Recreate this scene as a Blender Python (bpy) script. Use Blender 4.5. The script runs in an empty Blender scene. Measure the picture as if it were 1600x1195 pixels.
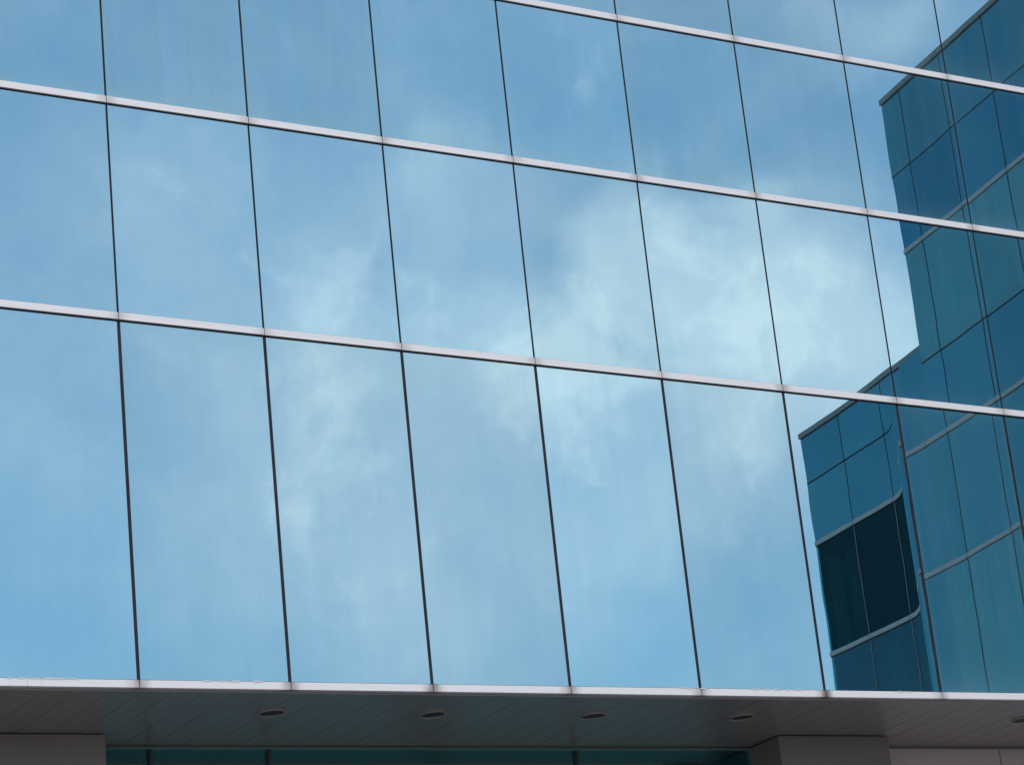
import bpy, bmesh, math, random
from mathutils import Vector, Matrix
R = math.radians
rnd = random.Random(7)
sc = bpy.context.scene
col = sc.collection

# ------------------------------------------------------------------ camera
K = 0.8                                   # survey units -> metres
Z0 = 7.009                                # height of the bottom rail above the ground
def U(v): return v * K
CAM = Vector((U(-10.00447), U(-22.99301), U(-6.76065) + Z0))
cr = Vector((0.86519507, -0.49151093, -0.09926981))
cu = Vector((-0.08965443, -0.34641253, 0.93378822))
cf = Vector((0.49335543, 0.79900899, 0.34378054))
cam_data = bpy.data.cameras.new('camera')
cam = bpy.data.objects.new('camera', cam_data); col.objects.link(cam)
cam.matrix_world = Matrix(((cr.x, cu.x, -cf.x, CAM.x), (cr.y, cu.y, -cf.y, CAM.y), (cr.z, cu.z, -cf.z, CAM.z), (0, 0, 0, 1)))
cam_data.sensor_width = 36.0
cam_data.lens = 36.0 * 4515.246 / 1600.0
cam_data.clip_start = 0.1; cam_data.clip_end = 6000
sc.camera = cam

# ------------------------------------------------------------------ sky, sun, exposure
SUN_EL, SUN_AZ = R(58), R(172)            # azimuth from +Y, clockwise: high behind the camera
world = bpy.data.worlds.new('World'); sc.world = world; world.use_nodes = True
world.cycles.sampling_method = 'MANUAL'; world.cycles.sample_map_resolution = 512
wn, wl = world.node_tree.nodes, world.node_tree.links
wn.clear()
def N(nodes, t, **kw):
    n = nodes.new(t)
    for k, v in kw.items(): setattr(n, k, v)
    return n
wout = N(wn, 'ShaderNodeOutputWorld'); wbg = N(wn, 'ShaderNodeBackground')
wbg.inputs['Strength'].default_value = 0.110
sky = N(wn, 'ShaderNodeTexSky', sky_type='NISHITA', sun_disc=False, sun_elevation=SUN_EL, sun_rotation=SUN_AZ)
sky.air_density = 1.0; sky.dust_density = 0.6; sky.ozone_density = 0.7; sky.altitude = 100
tc = N(wn, 'ShaderNodeTexCoord')
def wmath(op, a, b=None, clamp=False):
    n = N(wn, 'ShaderNodeMath', operation=op, use_clamp=clamp)
    for i, v in enumerate((a, b)):
        if v is None: continue
        if isinstance(v, (int, float)): n.inputs[i].default_value = v
        else: wl.new(v, n.inputs[i])
    return n.outputs[0]
def wnoise(scale, detail, rough, vec):
    n = N(wn, 'ShaderNodeTexNoise'); n.inputs['Scale'].default_value = scale
    n.inputs['Detail'].default_value = detail; n.inputs['Roughness'].default_value = rough
    wl.new(vec, n.inputs['Vector']); return n
direction = tc.outputs['Generated']
w1 = wnoise(16, 3, 0.55, direction)
off = N(wn, 'ShaderNodeVectorMath', operation='SUBTRACT'); wl.new(w1.outputs['Color'], off.inputs[0]); off.inputs[1].default_value = (.5, .5, .5)
offs = N(wn, 'ShaderNodeVectorMath', operation='SCALE'); wl.new(off.outputs[0], offs.inputs[0]); offs.inputs['Scale'].default_value = 0.055
wd = N(wn, 'ShaderNodeVectorMath', operation='ADD'); wl.new(direction, wd.inputs[0]); wl.new(offs.outputs[0], wd.inputs[1])
# single cumulus heads and gaps between them: azimuth from -Y towards +X, elevation, angular radius, density
HEADS = [(36.0, 21.76, 1.9, 1), (38.51, 21.17, 1.9, 1), (34.4, 22.08, 1.14, 0.7), (34.64, 20.78, 1.4, 0.8), (37.48, 19.78, 1.9, 0.9), (39.73, 20.36, 1.4, 0.9), (37.11, 22.77, 0.51, 0.5), (33.8, 22.79, 0.63, 0.5), (30.66, 24.38, 0.89, 0.55), (28.16, 23.06, 0.76, 0.25), (27.77, 21.69, 0.63, 0.2), (25.98, 20.55, 0.63, 0.35), (27.68, 20.68, 0.89, 0.25), (27.32, 19.69, 0.89, 0.2), (25.06, 16.07, 1.14, 0.25), (27.08, 18.44, 0.76, 0.3), (29.3, 16.48, 1.02, 0.25), (29.39, 18.76, 0.63, 0.4), (32.73, 19.71, 1.14, 0.4), (32.64, 16.66, 1.14, 0.3), (35.77, 19.11, 1.14, 0.45), (22.15, 20.14, 1.14, 0.3), (24.17, 24.82, 0.63, 0.25), (38.98, 26.62, 0.63, 0.5), (40.03, 25.77, 0.89, 0.5), (41.25, 25.96, 0.76, 0.6), (31.78, 20.9, 1.02, 0.4), (34.84, 17.18, 0.89, 0.2), (36.07, 23.16, 0.51, -0.5), (32.9, 22.25, 0.51, -0.4), (21.56, 16.04, 1.9, -0.4), (36.15, 15.12, 1.4, -0.4), (31.83, 26.04, 1.9, -0.3),
         (29.4, 22.3, 3.6, .68), (32.3, 19.0, 3.8, .6), (26.6, 19.0, 2.8, .36), (36.5, 17.8, 2.6, .3), (24.3, 23.5, 2.4, .35), (29.6, 17.4, 3.2, .5), (25.8, 17.0, 1.8, .3), (33.6, 17.6, 2.2, .3)]
acc = None
for az, el, r, w in HEADS:
    a, e = R(az), R(el)
    dn = N(wn, 'ShaderNodeVectorMath', operation='DISTANCE'); wl.new(wd.outputs[0], dn.inputs[0])
    dn.inputs[1].default_value = (math.sin(a) * math.cos(e), -math.cos(a) * math.cos(e), math.sin(e))
    mr = N(wn, 'ShaderNodeMapRange', interpolation_type='SMOOTHSTEP')
    mr.inputs['From Min'].default_value = R(r) * 1.75; mr.inputs['From Max'].default_value = 0
    mr.inputs['To Min'].default_value = 0; mr.inputs['To Max'].default_value = w
    wl.new(dn.outputs['Value'], mr.inputs['Value'])
    acc = mr.outputs[0] if acc is None else wmath('ADD', acc, mr.outputs[0])
fbm = wnoise(9, 6, 0.58, direction).outputs['Fac']
fine = wnoise(28, 5, 0.6, wd.outputs[0]).outputs['Fac']
dens = wmath('ADD', wmath('MULTIPLY', acc, 0.47), wmath('ADD', wmath('MULTIPLY', fbm, 0.95), wmath('MULTIPLY', fine, 0.55)))
cov = N(wn, 'ShaderNodeMapRange', interpolation_type='SMOOTHSTEP')
cov.inputs['From Min'].default_value = 0.42; cov.inputs['From Max'].default_value = 1.90
cov.inputs['To Min'].default_value = 0.04; cov.inputs['To Max'].default_value = 0.90
wl.new(dens, cov.inputs['Value'])
cmix = N(wn, 'ShaderNodeMix', data_type='RGBA')
puff = N(wn, 'ShaderNodeMapRange', interpolation_type='SMOOTHSTEP')
puff.inputs['From Min'].default_value = 0.62; puff.inputs['From Max'].default_value = 0.80; puff.inputs['To Max'].default_value = 0.30
mid = wnoise(19, 7, 0.6, wd.outputs[0]).outputs['Fac']
wl.new(wmath('ADD', mid, wmath('MULTIPLY', wmath('MINIMUM', acc, 1.8), 0.115)), puff.inputs['Value'])
wl.new(wmath('ADD', wmath('MULTIPLY', cov.outputs[0], 0.84), puff.outputs[0], True), cmix.inputs['Factor']); wl.new(sky.outputs[0], cmix.inputs['A'])
cmix.inputs['B'].default_value = (10.8, 9.15, 9.7, 1)
wl.new(cmix.outputs['Result'], wbg.inputs['Color']); wl.new(wbg.outputs[0], wout.inputs['Surface'])

sd = bpy.data.lights.new('sun', 'SUN'); sd.energy = 3.0; sd.angle = R(0.53); sd.color = (1, .95, .88)
sun = bpy.data.objects.new('sun', sd); col.objects.link(sun)
to_sun = Vector((math.sin(SUN_AZ) * math.cos(SUN_EL), math.cos(SUN_AZ) * math.cos(SUN_EL), math.sin(SUN_EL)))
sun.rotation_euler = to_sun.to_track_quat('Z', 'Y').to_euler(); sun.location = (0, 0, 60)
vs = sc.view_settings; vs.view_transform = 'Standard'; vs.look = 'None'; vs.exposure = 0.0; vs.gamma = 1.0; vs.use_curve_mapping = False
sc.cycles.max_bounces = 6; sc.cycles.glossy_bounces = 4; sc.cycles.diffuse_bounces = 3; sc.cycles.transparent_max_bounces = 8; sc.cycles.caustics_reflective = False

# ------------------------------------------------------------------ materials
def new_mat(name):
    m = bpy.data.materials.new(name); m.use_nodes = True; m.node_tree.nodes.clear()
    return m, m.node_tree.nodes, m.node_tree.links
def mathn(nt, op, a, b=None, clamp=False):
    n = N(nt.nodes, 'ShaderNodeMath', operation=op, use_clamp=clamp)
    for i, v in enumerate((a, b)):
        if v is None: continue
        if isinstance(v, (int, float)): n.inputs[i].default_value = v
        else: nt.links.new(v, n.inputs[i])
    return n.outputs[0]
def attr(nt, name):
    a = N(nt.nodes, 'ShaderNodeAttribute', attribute_type='OBJECT', attribute_name=name); return a.outputs['Fac']

def glass_normal(nt, wave):
    """slightly bowed float glass: the normal leans with the pane's pillowing, roller wave and setting tilt"""
    n, l = nt.nodes, nt.links
    t = N(n, 'ShaderNodeTexCoord'); oi = N(n, 'ShaderNodeObjectInfo')
    g = N(n, 'ShaderNodeSeparateXYZ'); l.new(t.outputs['Generated'], g.inputs[0])
    cu_ = mathn(nt, 'MULTIPLY', mathn(nt, 'SUBTRACT', g.outputs['X'], .5), 2.0)
    cv_ = mathn(nt, 'MULTIPLY', mathn(nt, 'SUBTRACT', g.outputs['Z'], .5), 2.0)
    def cube(v): return mathn(nt, 'MULTIPLY', v, mathn(nt, 'MULTIPLY', v, v))
    oc = N(n, 'ShaderNodeCombineXYZ')
    for i in range(3): l.new(mathn(nt, 'MULTIPLY', oi.outputs['Random'], 37.0 + 11 * i), oc.inputs[i])
    ad = N(n, 'ShaderNodeVectorMath', operation='ADD'); l.new(t.outputs['Object'], ad.inputs[0]); l.new(oc.outputs[0], ad.inputs[1])
    no = N(n, 'ShaderNodeTexNoise'); no.inputs['Scale'].default_value = 1.7; no.inputs['Detail'].default_value = 1.0
    l.new(ad.outputs[0], no.inputs['Vector'])
    ns = N(n, 'ShaderNodeSeparateColor'); l.new(no.outputs['Color'], ns.inputs[0])
    pil = attr(nt, 'pillow')
    def rim(v, pw): return mathn(nt, 'POWER', mathn(nt, 'MAXIMUM', v, 0.0), pw)
    tx = mathn(nt, 'ADD', mathn(nt, 'MULTIPLY', cube(cu_), pil), mathn(nt, 'MULTIPLY', mathn(nt, 'SUBTRACT', ns.outputs[0], .5), wave))
    tx = mathn(nt, 'ADD', tx, mathn(nt, 'MINIMUM', mathn(nt, 'MULTIPLY', rim(cu_, 20.0), attr(nt, 'bow_right')), .022))
    tx = mathn(nt, 'ADD', tx, mathn(nt, 'MULTIPLY', rim(mathn(nt, 'MULTIPLY', cu_, -1.0), 2.0), attr(nt, 'bow_left')))
    tx = mathn(nt, 'ADD', tx, attr(nt, 'tilt_x'))
    tz = mathn(nt, 'ADD', mathn(nt, 'MULTIPLY', cube(cv_), pil), mathn(nt, 'MULTIPLY', mathn(nt, 'SUBTRACT', ns.outputs[1], .5), wave))
    tz = mathn(nt, 'ADD', tz, attr(nt, 'tilt_z'))
    tw = mathn(nt, 'MULTIPLY', mathn(nt, 'ADD', cu_, .66), mathn(nt, 'MULTIPLY', attr(nt, 'twist'), mathn(nt, 'SUBTRACT', .8, mathn(nt, 'MULTIPLY', cv_, .35))))
    tz = mathn(nt, 'ADD', tz, tw)
    cv = N(n, 'ShaderNodeCombineXYZ'); l.new(tx, cv.inputs[0]); l.new(tz, cv.inputs[2])
    vt = N(n, 'ShaderNodeVectorTransform', vector_type='VECTOR', convert_from='OBJECT', convert_to='WORLD'); l.new(cv.outputs[0], vt.inputs[0])
    ge = N(n, 'ShaderNodeNewGeometry')
    s = N(n, 'ShaderNodeVectorMath', operation='ADD'); l.new(ge.outputs['Normal'], s.inputs[0]); l.new(vt.outputs[0], s.inputs[1])
    nm = N(n, 'ShaderNodeVectorMath', operation='NORMALIZE'); l.new(s.outputs[0], nm.inputs[0])
    return nm.outputs[0], t, ad, cu_, cv_

def mirror_glass(name, tint, tint2, dust_col, dust, wave):
    m, n, l = new_mat(name); nt = m.node_tree
    nrm, t, ad, cu_, cv_ = glass_normal(nt, wave)
    out = N(n, 'ShaderNodeOutputMaterial'); mx = N(n, 'ShaderNodeMixShader')
    gl = N(n, 'ShaderNodeBsdfGlossy'); gl.inputs['Roughness'].default_value = 0.0
    l.new(nrm, gl.inputs['Normal'])
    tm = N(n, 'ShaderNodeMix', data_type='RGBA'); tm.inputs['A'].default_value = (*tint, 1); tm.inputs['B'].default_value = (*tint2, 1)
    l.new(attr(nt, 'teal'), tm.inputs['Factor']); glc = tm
    df = N(n, 'ShaderNodeBsdfDiffuse'); df.inputs['Color'].default_value = (*dust_col, 1)
    # rain streaks: noise drawn out along the pane's height, more dust towards the sill
    mp = N(n, 'ShaderNodeMapping'); mp.inputs['Scale'].default_value = (9, 9, .35); l.new(ad.outputs[0], mp.inputs['Vector'])
    st = N(n, 'ShaderNodeTexNoise'); st.inputs['Scale'].default_value = 1.0; st.inputs['Detail'].default_value = 4.0; st.inputs['Roughness'].default_value = .6
    l.new(mp.outputs[0], st.inputs['Vector'])
    cl = N(n, 'ShaderNodeTexNoise'); cl.inputs['Scale'].default_value = .9; cl.inputs['Detail'].default_value = 3.0
    l.new(ad.outputs[0], cl.inputs['Vector'])
    a = mathn(nt, 'MULTIPLY', mathn(nt, 'SUBTRACT', st.outputs['Fac'], .33, True), 2.2)
    a = mathn(nt, 'MULTIPLY', a, cl.outputs['Fac'])
    edge = mathn(nt, 'POWER', mathn(nt, 'MAXIMUM', mathn(nt, 'ABSOLUTE', cu_), mathn(nt, 'ABSOLUTE', cv_)), 26.0)
    a = mathn(nt, 'ADD', a, mathn(nt, 'MULTIPLY', edge, mathn(nt, 'MULTIPLY', cl.outputs['Fac'], 1.1)))
    sill = N(n, 'ShaderNodeMapRange', interpolation_type='SMOOTHSTEP')
    sill.inputs['From Min'].default_value = -.72; sill.inputs['From Max'].default_value = -1.0
    sill.inputs['To Max'].default_value = .5; l.new(cv_, sill.inputs['Value'])
    rough = mathn(nt, 'ADD', mathn(nt, 'ADD', a, sill.outputs[0]), .12)
    # the wet-run film also takes a little off the mirror
    dk = mathn(nt, 'SUBTRACT', mathn(nt, 'ADD', attr(nt, 'tone'), 1.06), mathn(nt, 'MULTIPLY', mathn(nt, 'MULTIPLY', st.outputs['Fac'], mathn(nt, 'ADD', attr(nt, 'dust'), .12)), .17))
    vm = N(n, 'ShaderNodeVectorMath', operation='SCALE'); l.new(glc.outputs['Result'], vm.inputs[0]); l.new(dk, vm.inputs['Scale'])
    l.new(vm.outputs[0], gl.inputs['Color'])
    fac = mathn(nt, 'MULTIPLY', rough, mathn(nt, 'MULTIPLY', mathn(nt, 'ADD', attr(nt, 'dust'), .12), dust), True)
    l.new(fac, mx.inputs['Fac']); l.new(gl.outputs[0], mx.inputs[1]); l.new(df.outputs[0], mx.inputs[2])
    l.new(mx.outputs[0], out.inputs['Surface']); return m
GLASS = mirror_glass('mirror_glass', (.43, .72, .77), (.425, .77, .84), (.26, .46, .52), .28, .0015)
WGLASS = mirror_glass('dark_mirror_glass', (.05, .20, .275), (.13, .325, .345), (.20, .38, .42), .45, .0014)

def clear_glass(name, tint, refl):
    m, n, l = new_mat(name); nt = m.node_tree
    nrm, t, ad, cu_, cv_ = glass_normal(nt, .0015)
    out = N(n, 'ShaderNodeOutputMaterial'); mx = N(n, 'ShaderNodeMixShader')
    tr = N(n, 'ShaderNodeBsdfTransparent'); tr.inputs['Color'].default_value = (*tint, 1)
    gl = N(n, 'ShaderNodeBsdfGlossy'); gl.inputs['Roughness'].default_value = 0.0; l.new(nrm, gl.inputs['Normal'])
    gl.inputs['Color'].default_value = (.75, .9, .95, 1)
    fr = N(n, 'ShaderNodeFresnel'); fr.inputs['IOR'].default_value = 1.5
    l.new(mathn(nt, 'MULTIPLY', fr.outputs[0], refl), mx.inputs['Fac'])
    l.new(tr.outputs[0], mx.inputs[1]); l.new(gl.outputs[0], mx.inputs[2]); l.new(mx.outputs[0], out.inputs['Surface']); return m
VISION = clear_glass('vision_glass', (.22, .53, .56), .12)
HALF = clear_glass('half_mirror_glass', (.22, .53, .60), .42)
SHOPG = clear_glass('shop_glass', (.62, .92, .95), .8)

def paint(name, colr, rough=.5, metal=0.0, var=.12, scale=3.0, stretch=(1, 1, 1), spec=.5, bump=0.0):
    m, n, l = new_mat(name); nt = m.node_tree
    out = N(n, 'ShaderNodeOutputMaterial'); b = N(n, 'ShaderNodeBsdfPrincipled')
    t = N(n, 'ShaderNodeTexCoord'); oi = N(n, 'ShaderNodeObjectInfo')
    mp = N(n, 'ShaderNodeMapping'); mp.inputs['Scale'].default_value = stretch; l.new(t.outputs['Object'], mp.inputs['Vector'])
    lo = N(n, 'ShaderNodeCombineXYZ'); l.new(mathn(nt, 'MULTIPLY', oi.outputs['Random'], 50), lo.inputs[0]); l.new(lo.outputs[0], mp.inputs['Location'])
    no = N(n, 'ShaderNodeTexNoise'); no.inputs['Scale'].default_value = scale; no.inputs['Detail'].default_value = 5
    l.new(mp.outputs[0], no.inputs['Vector'])
    f = mathn(nt, 'ADD', 1 - var, mathn(nt, 'MULTIPLY', no.outputs['Fac'], 2 * var))
    vm = N(n, 'ShaderNodeVectorMath', operation='SCALE'); vm.inputs[0].default_value = colr; l.new(f, vm.inputs['Scale'])
    l.new(vm.outputs[0], b.inputs['Base Color'])
    b.inputs['Roughness'].default_value = rough; b.inputs['Metallic'].default_value = metal; b.inputs['Specular IOR Level'].default_value = spec
    if bump:
        bp = N(n, 'ShaderNodeBump'); bp.inputs['Strength'].default_value = bump; bp.inputs['Distance'].default_value = .003
        l.new(no.outputs['Fac'], bp.inputs['Height']); l.new(bp.outputs[0], b.inputs['Normal'])
    l.new(b.outputs[0], out.inputs['Surface']); return m

def rail_mat(name, colr):
    """anodised rail: fine drawn grain, grime washed out of the joint at each end"""
    m = paint(name, colr, .42, 0.0, .12, 5, (.3, 6, 30), .5)
    nt = m.node_tree; n, l = nt.nodes, nt.links
    b = next(x for x in n if x.type == 'BSDF_PRINCIPLED'); src = b.inputs['Base Color'].links[0].from_socket
    t = N(n, 'ShaderNodeTexCoord'); g = N(n, 'ShaderNodeSeparateXYZ'); l.new(t.outputs['Generated'], g.inputs[0])
    d = mathn(nt, 'ABSOLUTE', mathn(nt, 'SUBTRACT', g.outputs['X'], .5))
    oi = N(n, 'ShaderNodeObjectInfo')
    ad = N(n, 'ShaderNodeVectorMath', operation='ADD'); l.new(t.outputs['Object'], ad.inputs[0]); l.new(oi.outputs['Location'], ad.inputs[1])
    no = N(n, 'ShaderNodeTexNoise'); no.inputs['Scale'].default_value = 14; no.inputs['Detail'].default_value = 4; l.new(ad.outputs[0], no.inputs['Vector'])
    no2 = N(n, 'ShaderNodeTexNoise'); no2.inputs['Scale'].default_value = .9; l.new(ad.outputs[0], no2.inputs['Vector'])
    mr = N(n, 'ShaderNodeMapRange', interpolation_type='SMOOTHSTEP'); mr.inputs['From Min'].default_value = .405; mr.inputs['From Max'].default_value = .52
    l.new(mathn(nt, 'ADD', d, mathn(nt, 'MULTIPLY', mathn(nt, 'SUBTRACT', no.outputs['Fac'], .5), .09)), mr.inputs['Value'])
    f = mathn(nt, 'MULTIPLY', mr.outputs[0], mathn(nt, 'MULTIPLY', no2.outputs['Fac'], attr(nt, 'grime')), True)
    mx = N(n, 'ShaderNodeMix', data_type='RGBA'); l.new(f, mx.inputs['Factor']); l.new(src, mx.inputs['A'])
    mx.inputs['B'].default_value = (.15, .12, .11, 1); l.new(mx.outputs['Result'], b.inputs['Base Color'])
    return m
RAIL = rail_mat('rail_aluminium', (.75, .765, .81))
WRAIL = rail_mat('wing_rail_aluminium', (.50, .485, .49))
SEAL = paint('black_seal', (.014, .018, .028), .7, var=.3, spec=.12)
SEAL2 = paint('grimy_seal', (.026, .026, .036), .7, var=.5, scale=6, spec=.12)
SOFFIT = paint('soffit_metal', (.25, .24, .25), .28, var=.10, scale=1.2, stretch=(1, .3, 1), spec=.8)
PIER = paint('pier_cladding', (.24, .225, .235), .55, var=.06, scale=2)
WALLP = paint('grey_cladding', (.68, .64, .68), .5, var=.05, scale=2)
DARK = paint('dark_interior', (.012, .022, .027), .9, spec=.1)
SHOPW = paint('shop_wall', (.36, .72, .76), .8)  # pale teal stands in for light inside the shop
CORE = paint('core_concrete', (.025, .03, .034), .9, spec=.1)
COPE = paint('coping_metal', (.27, .265, .275), .45, var=.08)
FRAME = paint('shopfront_frame', (.05, .06, .065), .4)
HEAD = paint('shopfront_head', (.16, .24, .24), .3)
LAMP = paint('lamp_trim', (.36, .34, .33), .35)
LENS = paint('lamp_recess', (.02, .018, .018), .6)
CAULK = paint('white_sealant', (.66, .66, .67), .7)
CURT = paint('green_curtain', (.03, .50, .40), .8, var=.3, scale=5)
PAVE_MAT, pn, pl = new_mat('paving_stone')
po = N(pn, 'ShaderNodeOutputMaterial'); pb = N(pn, 'ShaderNodeBsdfPrincipled'); br = N(pn, 'ShaderNodeTexBrick'); pt = N(pn, 'ShaderNodeTexCoord')
br.inputs['Color1'].default_value = (.20, .19, .18, 1); br.inputs['Color2'].default_value = (.25, .24, .23, 1); br.inputs['Mortar'].default_value = (.09, .09, .09, 1)
br.inputs['Scale'].default_value = 1.6; br.inputs['Mortar Size'].default_value = .01
pl.new(pt.outputs['Object'], br.inputs['Vector']); pl.new(br.outputs['Color'], pb.inputs['Base Color']); pb.inputs['Roughness'].default_value = .8
pl.new(pb.outputs[0], po.inputs['Surface'])

# ------------------------------------------------------------------ mesh helpers
def link(o, parent=None):
    col.objects.link(o)
    if parent is not None: o.parent = parent
    return o
_cache = {}
def box_mesh(name, sx, sy, sz, mat, bev=0.0):
    key = (name, round(sx, 4), round(sy, 4), round(sz, 4), mat.name)
    if key in _cache: return _cache[key]
    me = bpy.data.meshes.new(name); bm = bmesh.new()
    bmesh.ops.create_cube(bm, size=1.0)
    for v in bm.verts: v.co = Vector((v.co.x * sx, v.co.y * sy, v.co.z * sz))
    if bev: bmesh.ops.bevel(bm, geom=bm.edges[:], offset=bev, segments=1, affect='EDGES')
    bm.to_mesh(me); bm.free(); me.materials.append(mat); _cache[key] = me
    return me
def box(name, x0, x1, y0, y1, z0, z1, mat, parent, bev=0.0):
    o = bpy.data.objects.new(name, box_mesh(name, x1 - x0, y1 - y0, z1 - z0, mat, bev))
    o.location = ((x0 + x1) / 2, (y0 + y1) / 2, (z0 + z1) / 2); return link(o, parent)
def slant(name, x0, x1, y0, y1, zb, zt, mat, parent, bev=0.0):
    """a box whose bottom and top follow zb(x), zt(x)"""
    cx, cy, cz = (x0 + x1) / 2, (y0 + y1) / 2, (zb((x0 + x1) / 2) + zt((x0 + x1) / 2)) / 2
    bm = bmesh.new(); vs_ = []
    for x in (x0, x1):
        for y in (y0, y1):
            for f in (zb, zt): vs_.append(bm.verts.new((x - cx, y - cy, f(x) - cz)))
    for q in ((0, 1, 3, 2), (4, 6, 7, 5), (0, 4, 5, 1), (2, 3, 7, 6), (0, 2, 6, 4), (1, 5, 7, 3)): bm.faces.new([vs_[i] for i in q])
    bmesh.ops.recalc_face_normals(bm, faces=bm.faces[:])
    if bev: bmesh.ops.bevel(bm, geom=bm.edges[:], offset=bev, segments=1, affect='EDGES')
    me = bpy.data.meshes.new(name); bm.to_mesh(me); bm.free(); me.materials.append(mat)
    o = bpy.data.objects.new(name, me); o.location = (cx, cy, cz); return link(o, parent)
def thing(name, label, cat, loc=(0, 0, 0), rz=0.0):
    e = bpy.data.objects.new(name, None); e.location = loc; e.rotation_euler = (0, 0, rz); e.empty_display_size = .5
    e['label'] = label; e['category'] = cat; return link(e)
def set_glass(o, dust=0.4, tilt=.0003, pillow=.0006, left=0.0, right=0.0, twist=0.0, tx=None, tz=None, teal=0.0):
    o['dust'] = float(dust); o['tone'] = rnd.uniform(-.055, .045); o['teal'] = float(teal); o['pillow'] = float(pillow * rnd.uniform(.2, 1.2)); o['bow_left'] = float(left); o['bow_right'] = float(right); o['twist'] = float(twist)
    o['tilt_x'] = float(rnd.uniform(-tilt, tilt) if tx is None else tx); o['tilt_z'] = float(rnd.uniform(-tilt, tilt) if tz is None else tz)

# ------------------------------------------------------------------ ground
me = bpy.data.meshes.new('pavement'); S = 1500
me.from_pydata([(-S, -S, 0), (S, -S, 0), (S, S, 0), (-S, S, 0)], [], [(0, 1, 2, 3)]); me.materials.append(PAVE_MAT)
g = link(bpy.data.objects.new('pavement', me)); g['kind'] = 'structure'; g['label'] = 'grey paved ground in front of the glass building'

# ------------------------------------------------------------------ main building
SL = 0.02570876
def zbot(x): return Z0 + SL * (x - U(5))           # the bottom rail falls slightly to the left
DX = {1: -.0116, 2: -.0331, 3: -.0164, 4: -.0041, 5: .0195, 6: .0187}
XM = [U(i * 1.5 + DX.get(i, 0)) for i in range(-5, 14)]       # mullion lines
X0W = 20.56321
XR = U(X0W) - .06
XM.append(XR)
ZB = [0, 3.38602, 5.61454, 7.51108, 10.9, 13.13, 15.02]
ZT = 16.36
bld = thing('glass_building', 'blue mirror glass building with pale metal rails above a dark recessed ground floor', 'building')
RH = .056                                     # rail height
def zl(r):
    if r == 0: return zbot
    if r < len(ZB): v = U(ZB[r]) + Z0
    else: v = U(ZT) + Z0
    return lambda x, v=v: v
for i in range(len(XM) - 1):
    xa, xb = XM[i], XM[i + 1]
    m = i - 5                                 # bay m lies between mullion m and m+1
    for r in range(len(ZB)):
        gap = .027 if r == 0 else .017
        lo, hi = zl(r), zl(r + 1)
        zb = lambda x, f=lo: f(x) + RH / 2 + .006
        zt = lambda x, f=hi: f(x) - RH / 2 - .016
        # glass
        if r == 0: p = slant('glass_pane', xa + gap / 2, xb - gap / 2, 0, .012, zb, zt, GLASS, bld)
        else: p = box('glass_pane', xa + gap / 2, xb - gap / 2, 0, .012, zb(0), zt(0), GLASS, bld)
        dust = {0: .35, 1: .10, 2: .9, 3: .5}.get(r, .4)
        if r == 0 and m == 5: set_glass(p, -.08, pillow=.0004, right=.06, twist=.0034, tx=.0004, tz=.0)
        elif r == 0 and m == 6: set_glass(p, dust, pillow=.0006, left=.0040, tx=.0025, tz=.0)
        else: set_glass(p, (.35 if m > 5 else 1) * dust * rnd.uniform(.7, 1.3), tilt=.0007 if m < 5 else .0003, teal=(.8 if r == 2 else .2) + rnd.uniform(-.2, .2))
        # rail under the pane, dark seal under the rail
        o = slant('rail', xa + .0025, xb - .0025, -.013, .03, lambda x, f=lo: f(x) - RH / 2, lambda x, f=lo: f(x) + RH / 2, RAIL, bld, .0015)
        o['grime'] = float(1.7 if r == 0 else .8)
        slant('rail_seal', xa, xb, .002, .03, lambda x, f=lo: f(x) + RH / 2 + .0004, lambda x, f=lo: f(x) + RH / 2 + .0056, SEAL, bld)
        if r: slant('rail_seal', xa, xb, .004, .03, lambda x, f=lo: f(x) - RH / 2 - .0156, lambda x, f=lo: f(x) - RH / 2 - .0004, SEAL, bld)
        if i: slant('joint_seal', xa - gap / 2 + .0008, xa + gap / 2 - .0008, .003, .028, zb, zt, SEAL2 if r == 0 else SEAL, bld)
    slant('coping', xa + .002, xb - .002, -.06, .4, lambda x: U(ZT) + Z0 - .03, lambda x: U(ZT) + Z0 + .10, COPE, bld, .003)
# body behind the glass
slant('core_wall', XM[0], XR, .034, 9.0, lambda x: zbot(x) + .02, lambda x: U(ZT) + Z0 - .04, CORE, bld)

# soffit: metal slats running into the recess
YS = U(1.985)
soffit = slant('soffit', XM[0], XR, .09, YS + .8, lambda x: zbot(x) - .034, lambda x: zbot(x) + .015, SOFFIT, bld)
so = soffit.location.copy()
slant('soffit_edge_trim', XM[0], XR, .0302, .088, lambda x: zbot(x) - .043, lambda x: zbot(x) + .014, SOFFIT, bld)
x = XM[0] + .06; k = 0
while x < XR - .12:
    s_ = slant('slat', x, x + .119, .092, YS - .002, lambda q: zbot(q) - .040 - (.0012 if k % 2 else 0), lambda q: zbot(q) - .0345, SOFFIT, soffit)
    s_.location = s_.location - so
    x += .122; k += 1
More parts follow.
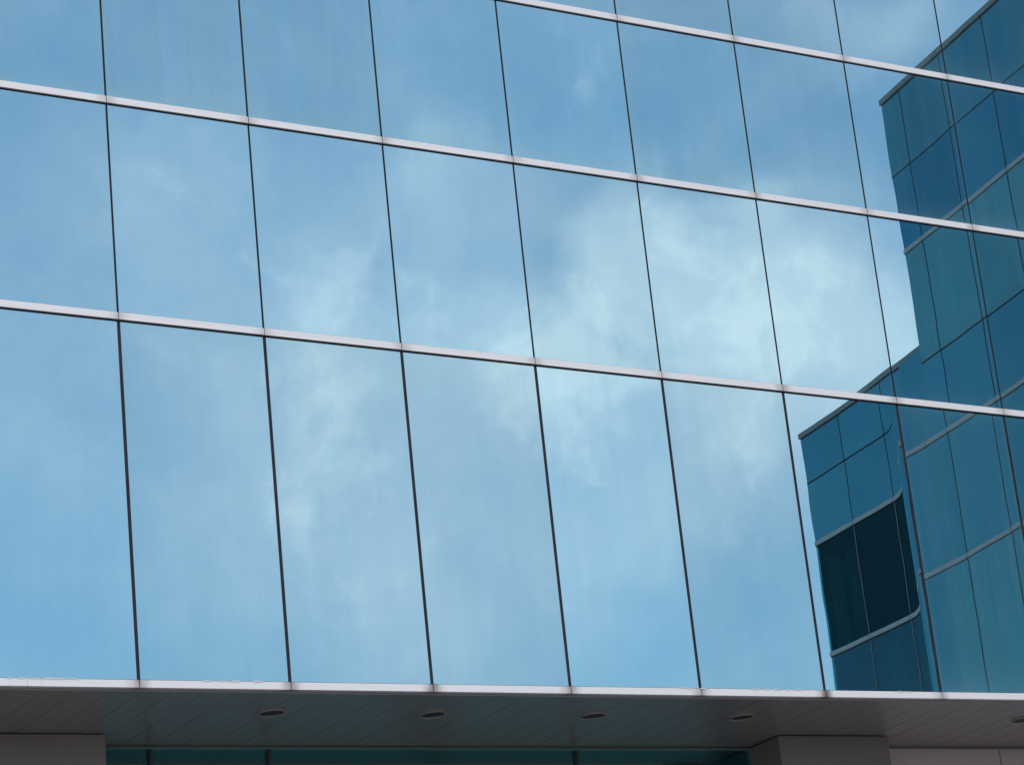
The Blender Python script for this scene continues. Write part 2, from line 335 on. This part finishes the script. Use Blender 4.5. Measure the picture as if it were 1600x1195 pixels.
# recessed downlights
def downlight(xc):
    yc = U(.705); zc = zbot(xc) - .041
    bm = bmesh.new(); n_ = 28
    prof = [(.096, .010), (.096, -.014), (.100, -.017), (.106, -.017), (.109, -.012), (.109, .010)]
    rings = [[bm.verts.new((r * math.cos(2 * math.pi * a / n_), r * math.sin(2 * math.pi * a / n_), z)) for a in range(n_)] for r, z in prof]
    for q in range(len(prof) - 1):
        for a in range(n_): bm.faces.new((rings[q][a], rings[q][(a + 1) % n_], rings[q + 1][(a + 1) % n_], rings[q + 1][a]))
    bmesh.ops.recalc_face_normals(bm, faces=bm.faces[:])
    me = bpy.data.meshes.new('downlight'); bm.to_mesh(me); bm.free(); me.materials.append(LAMP)
    o = link(bpy.data.objects.new('downlight', me), bld); o.location = (xc, yc, zc); o.rotation_euler.y = -math.atan(SL)
    bm = bmesh.new(); bmesh.ops.create_circle(bm, cap_ends=True, segments=24, radius=.0955)
    me = bpy.data.meshes.new('lamp_recess'); bm.to_mesh(me); bm.free(); me.materials.append(LENS)
    c = link(bpy.data.objects.new('lamp_recess', me), o); c.location = (0, 0, -.004)
for xu in (1.626, 3.341, 5.158, 6.958, 10.68): downlight(U(xu))

# ground floor: piers, shopfront, cladding
def under(x): return zbot(x) - .034
def ground0(x): return 0.0
def pier(xa, xb, ya, yb, mat, name='pier'):
    o = slant(name, xa, xb, ya, yb, lambda q: .002, lambda q: zbot(q) - .0485, mat, bld, .004)
    return o
pier(XM[0], U(.296), U(1.53), U(3.7), PIER)
pier(U(7.93), U(9.385), U(1.45), U(3.7), PIER)
yw = U(1.975)
edges = [U(9.385) + .003, U(11.365), U(13.6), U(15.8), U(18.0), XR]
for a, b in zip(edges[:-1], edges[1:]):
    slant('cladding_panel', a + .006, b - .006, yw, yw + .05, lambda q: .002, lambda q: zbot(q) - .060, WALLP, bld, .003)
slant('cladding_backing', edges[0], XR, yw + .052, yw + .12, lambda q: .002, lambda q: zbot(q) - .048, SEAL, bld)
sx = [U(.296) + .003, U(.95), U(2.205), U(5.736), U(7.93) - .003]
slant('shopfront_head', sx[0], sx[-1], YS, YS + .07, lambda q: zbot(q) - .068, lambda q: zbot(q) - .0485, HEAD, bld)
for q_, (a, b) in enumerate(zip(sx[:-1], sx[1:])):
    p = slant('shopfront_pane', a + .012, b - .012, YS + .02, YS + .032, lambda q: .1, lambda q: zbot(q) - .069, SHOPG, bld); set_glass(p, 0)
    slant('shopfront_mullion', a - .0115, a + .0115, YS + .004, YS + .07, lambda q: .1, lambda q: zbot(q) - .0685, FRAME, bld)
    slant('shopfront_sill', a + .012, b - .012, YS, YS + .07, lambda q: .002, lambda q: .0995, FRAME, bld)
# inside the shop: back wall lightened in place of room light; partition frame
slant('shop_interior', sx[0], sx[-1], YS + .6, YS + .7, lambda q: .002, lambda q: zbot(q) - .05, SHOPW, bld)
slant('partition_frame', U(4.15), U(4.55), YS + .3, YS + .33, lambda q: .002, lambda q: zbot(q) - .20, HEAD, bld)

# sealant squeezed out above the bottom rail
def residue(xa, xb, seed, drips=()):
    q = random.Random(seed); bm = bmesh.new(); x = xa
    def bit(x0, x1, z0, z1):
        v = [bm.verts.new(c) for c in ((x0, -.0155, z0), (x1, -.0155, z0), (x1, -.0155, z1), (x0, -.0155, z1), (x0, -.0131, z0), (x1, -.0131, z0), (x1, -.0131, z1), (x0, -.0131, z1))]
        for f in ((0, 1, 2, 3), (7, 6, 5, 4), (0, 4, 5, 1), (1, 5, 6, 2), (2, 6, 7, 3), (3, 7, 4, 0)): bm.faces.new([v[i] for i in f])
    while x < xb:
        w = q.uniform(.01, .05)
        if q.random() < .72:
            zt_ = zbot(x) + RH / 2
            bit(x, x + w * .95, zt_ - q.uniform(.001, .005), zt_ + q.uniform(.001, .007))
        x += w
    for d, ln in drips:
        zt_ = zbot(d) + RH / 2; bit(d, d + .006, zt_ - ln, zt_ + .003)
    me = bpy.data.meshes.new('sealant_residue'); bm.to_mesh(me); bm.free(); me.materials.append(CAULK)
    link(bpy.data.objects.new('sealant_residue', me), bld)['kind'] = 'stuff'
residue(U(-1.25), U(-.55), 1, ((U(-1.05), .05), (U(-.92), .045)))
residue(U(.55), U(1.2), 2)
residue(U(5.75), U(6.2), 3)
residue(U(6.6), U(7.2), 4)
residue(U(8.3), U(8.6), 5)

# ------------------------------------------------------------------ the wing at the right (stands outside the frame, mirrored in the facade)
TW = 0.13424473
RZ = -(math.pi / 2 - TW)
wing = thing('glass_wing', 'taller dark blue glass wing mirrored at the right edge of the facade', 'building', (U(X0W), 0, 0), RZ)
annex = thing('glass_annex', 'lower glass block with dark see-through windows mirrored left of the taller wing', 'building', (U(X0W), 0, 0), RZ)
SE = U(15.7696)
def wz(v): return U(v) + Z0
WS = [SE, SE - U(.6987)]
while WS[-1] - U(1.5) > .3: WS.append(WS[-1] - U(1.5))
WS.append(.05); WS.reverse()
# level, thick rail?
WL = [(-8.3, 0), (-5.5, 1), (-2.0, 1), (1.4, 1), (4.3, 1), (7.17922, 1), (9.53781, 1), (11.05161, 0), (13.28058, 1), (14.80573, 0)]
WT = 16.35743
WRH = .068
for i in range(len(WS) - 1):
    xa, xb = WS[i], WS[i + 1]
    for r, (z, thick) in enumerate(WL):
        znext, tn = WL[r + 1] if r + 1 < len(WL) else (WT, 1)
        zb = wz(z) + (WRH / 2 + .005 if thick else .012); zt = wz(znext) - (WRH / 2 + .012 if tn else .012)
        p = box('glass_pane', xa + .012, xb - .012, 0, .012, zb, zt, WGLASS, wing)
        set_glass(p, {4: .9, 5: .35, 6: .3, 7: .85, 8: .15, 9: .6}.get(r, .5) * rnd.uniform(.7, 1.3), tilt=.0006, teal={4: .85, 5: .45, 6: .4, 7: .95, 8: .05, 9: .35}.get(r, .5) + rnd.uniform(-.07, .07))  # row tints paint uneven sky reflection and dust into the glass colour
        if i: box('joint_seal', xa - .0115, xa + .0115, .002, .028, zb, zt, SEAL, wing)
        if thick:
            o = box('rail', xa + .002, xb - .002, -.016, .03, wz(z) - WRH / 2, wz(z) + WRH / 2, WRAIL, wing, .002); o['grime'] = .6
            box('rail_seal', xa, xb, .003, .03, wz(z) - WRH / 2 - .0118, wz(z) - WRH / 2 - .0004, SEAL, wing)
        elif r: box('transom_seal', xa, xb, .003, .03, wz(z) - .0115, wz(z) + .0115, SEAL, wing)
    box('coping', xa + .002, xb - .002, -.03, .4, wz(WT) - WRH / 2, wz(WT) + .055, COPE, wing, .004)
box('core_wall', .2, SE - .004, .034, 7, .01, wz(WT) - .04, CORE, wing)

# the lower block beyond the wing's end, set a little back
SA = [SE + .02, U(16.6), U(17.5), U(19.12), U(20.74)]
AY = .08
AL = [(-8.3, 0, 0), (-4.0, 1, 0), (.5, 1, 1), (4.2, 1, 2), (6.93, 1, 1), (9.17, 1, 0), (10.42, 0, 0)]
AT = 11.40
YA = .003
def wing_pane(xa, xb, zb, zt):
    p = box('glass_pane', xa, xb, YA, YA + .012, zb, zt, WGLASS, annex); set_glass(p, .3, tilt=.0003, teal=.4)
for za, zb_ in ((-8.7, 7.17922), (7.17922, 9.53781), (9.53781, AT)):
    wing_pane(SE - .0114, SA[1] - .012, wz(za) + (.04 if za > 0 else .02), wz(zb_) - .047)
    if za > 0:
        o = box('rail', SE + .001, SA[1] - .002, YA - .016, YA + .03, wz(za) - WRH / 2, wz(za) + WRH / 2, WRAIL, annex, .002); o['grime'] = .6
        box('rail_seal', SE + .001, SA[1], YA + .003, YA + .03, wz(za) - WRH / 2 - .0118, wz(za) - WRH / 2 - .0004, SEAL, annex)
#          # plain strip against the taller wing
for i in range(1, len(SA) - 1):
    xa, xb = SA[i], SA[i + 1]
    for r, (z, thick, clear) in enumerate(AL):
        znext, tn, _ = AL[r + 1] if r + 1 < len(AL) else (AT, 1, 0)
        zb = wz(z) + (WRH / 2 + .005 if thick else .012); zt = wz(znext) - (WRH / 2 + .012 if tn else .012)
        p = box('window_pane' if clear and i else 'glass_pane', xa + .012, xb - .012, AY, AY + .012, zb, zt, VISION if clear == 1 else HALF if clear else WGLASS, annex)
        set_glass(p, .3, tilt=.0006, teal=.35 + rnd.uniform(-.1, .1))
        if i or clear: box('joint_seal', xa - .0115, xa + .0115, AY + .002, AY + .028, zb, zt, COPE if clear and i > 1 else SEAL, annex)
        if thick:
            o = box('rail', xa + .002, xb - .002, AY - .016, AY + .03, wz(z) - WRH / 2, wz(z) + WRH / 2, WRAIL, annex, .002); o['grime'] = .6
            box('rail_seal', xa, xb, AY + .003, AY + .03, wz(z) - WRH / 2 - .0118, wz(z) - WRH / 2 - .0004, SEAL, annex)
        elif r: box('transom_seal', xa, xb, AY + .003, AY + .03, wz(z) - .0115, wz(z) + .0115, SEAL, annex)
    box('coping', xa + .002, xb - .002, AY - .03, AY + .4, wz(AT) - WRH / 2, wz(AT) + .05, COPE, annex, .004)
    if i: box('window_transom', xa + .01, xb - .01, AY + .02, AY + .05, wz(8.42) - .012, wz(8.42) + .012, FRAME, annex)
# rooms behind the clear windows: floors, back wall, curtains
XE = SA[-1]
box('coping', SA[0] + .002, SA[1] - .002, AY - .03, AY + .4, wz(AT) - WRH / 2, wz(AT) + .05, COPE, annex, .004)
box('back_wall', SA[0], XE, AY + 2.6, AY + 2.7, .01, wz(9.12) - .001, DARK, annex)
box('end_wall', XE - .03, XE - .002, AY + .04, AY + 2.6, .01, wz(9.12) - .001, CORE, annex)
box('party_wall', SA[0] + .002, SA[0] + .03, AY + .04, AY + 2.6, .01, wz(9.12) - .001, CORE, annex)
for z in (.5, 4.2, 6.93): box('floor_slab', SA[0] + .04, XE - .04, AY + .04, AY + 2.59, wz(z) - .12, wz(z) - .02, CORE, annex)
box('roof_body', SA[0], XE, AY + .034, AY + 7, wz(9.12), wz(AT) - .04, CORE, annex)
def curtain(xa, xb, z0, z1):
    bm = bmesh.new(); n_ = 18; rows = []
    for k in range(n_ + 1):
        x = xa + (xb - xa) * k / n_; y = AY + .14 + .035 * math.sin(k * 1.9) + .02 * math.sin(k * .7)
        rows.append((bm.verts.new((x, y, z0)), bm.verts.new((x, y, z1))))
    for a, b in zip(rows[:-1], rows[1:]): bm.faces.new((a[0], b[0], b[1], a[1]))
    me = bpy.data.meshes.new('curtain'); bm.to_mesh(me); bm.free(); me.materials.append(CURT)
    o = link(bpy.data.objects.new('curtain', me), annex); md = o.modifiers.new('thickness', 'SOLIDIFY'); md.thickness = .006
for a, b in ((20.2, 20.6), (19.5, 19.85)): curtain(U(a), U(b), wz(6.93) + .05, wz(9.17) - .25)
curtain(U(18.3), U(18.7), wz(4.2) + .05, wz(6.93) - .2)
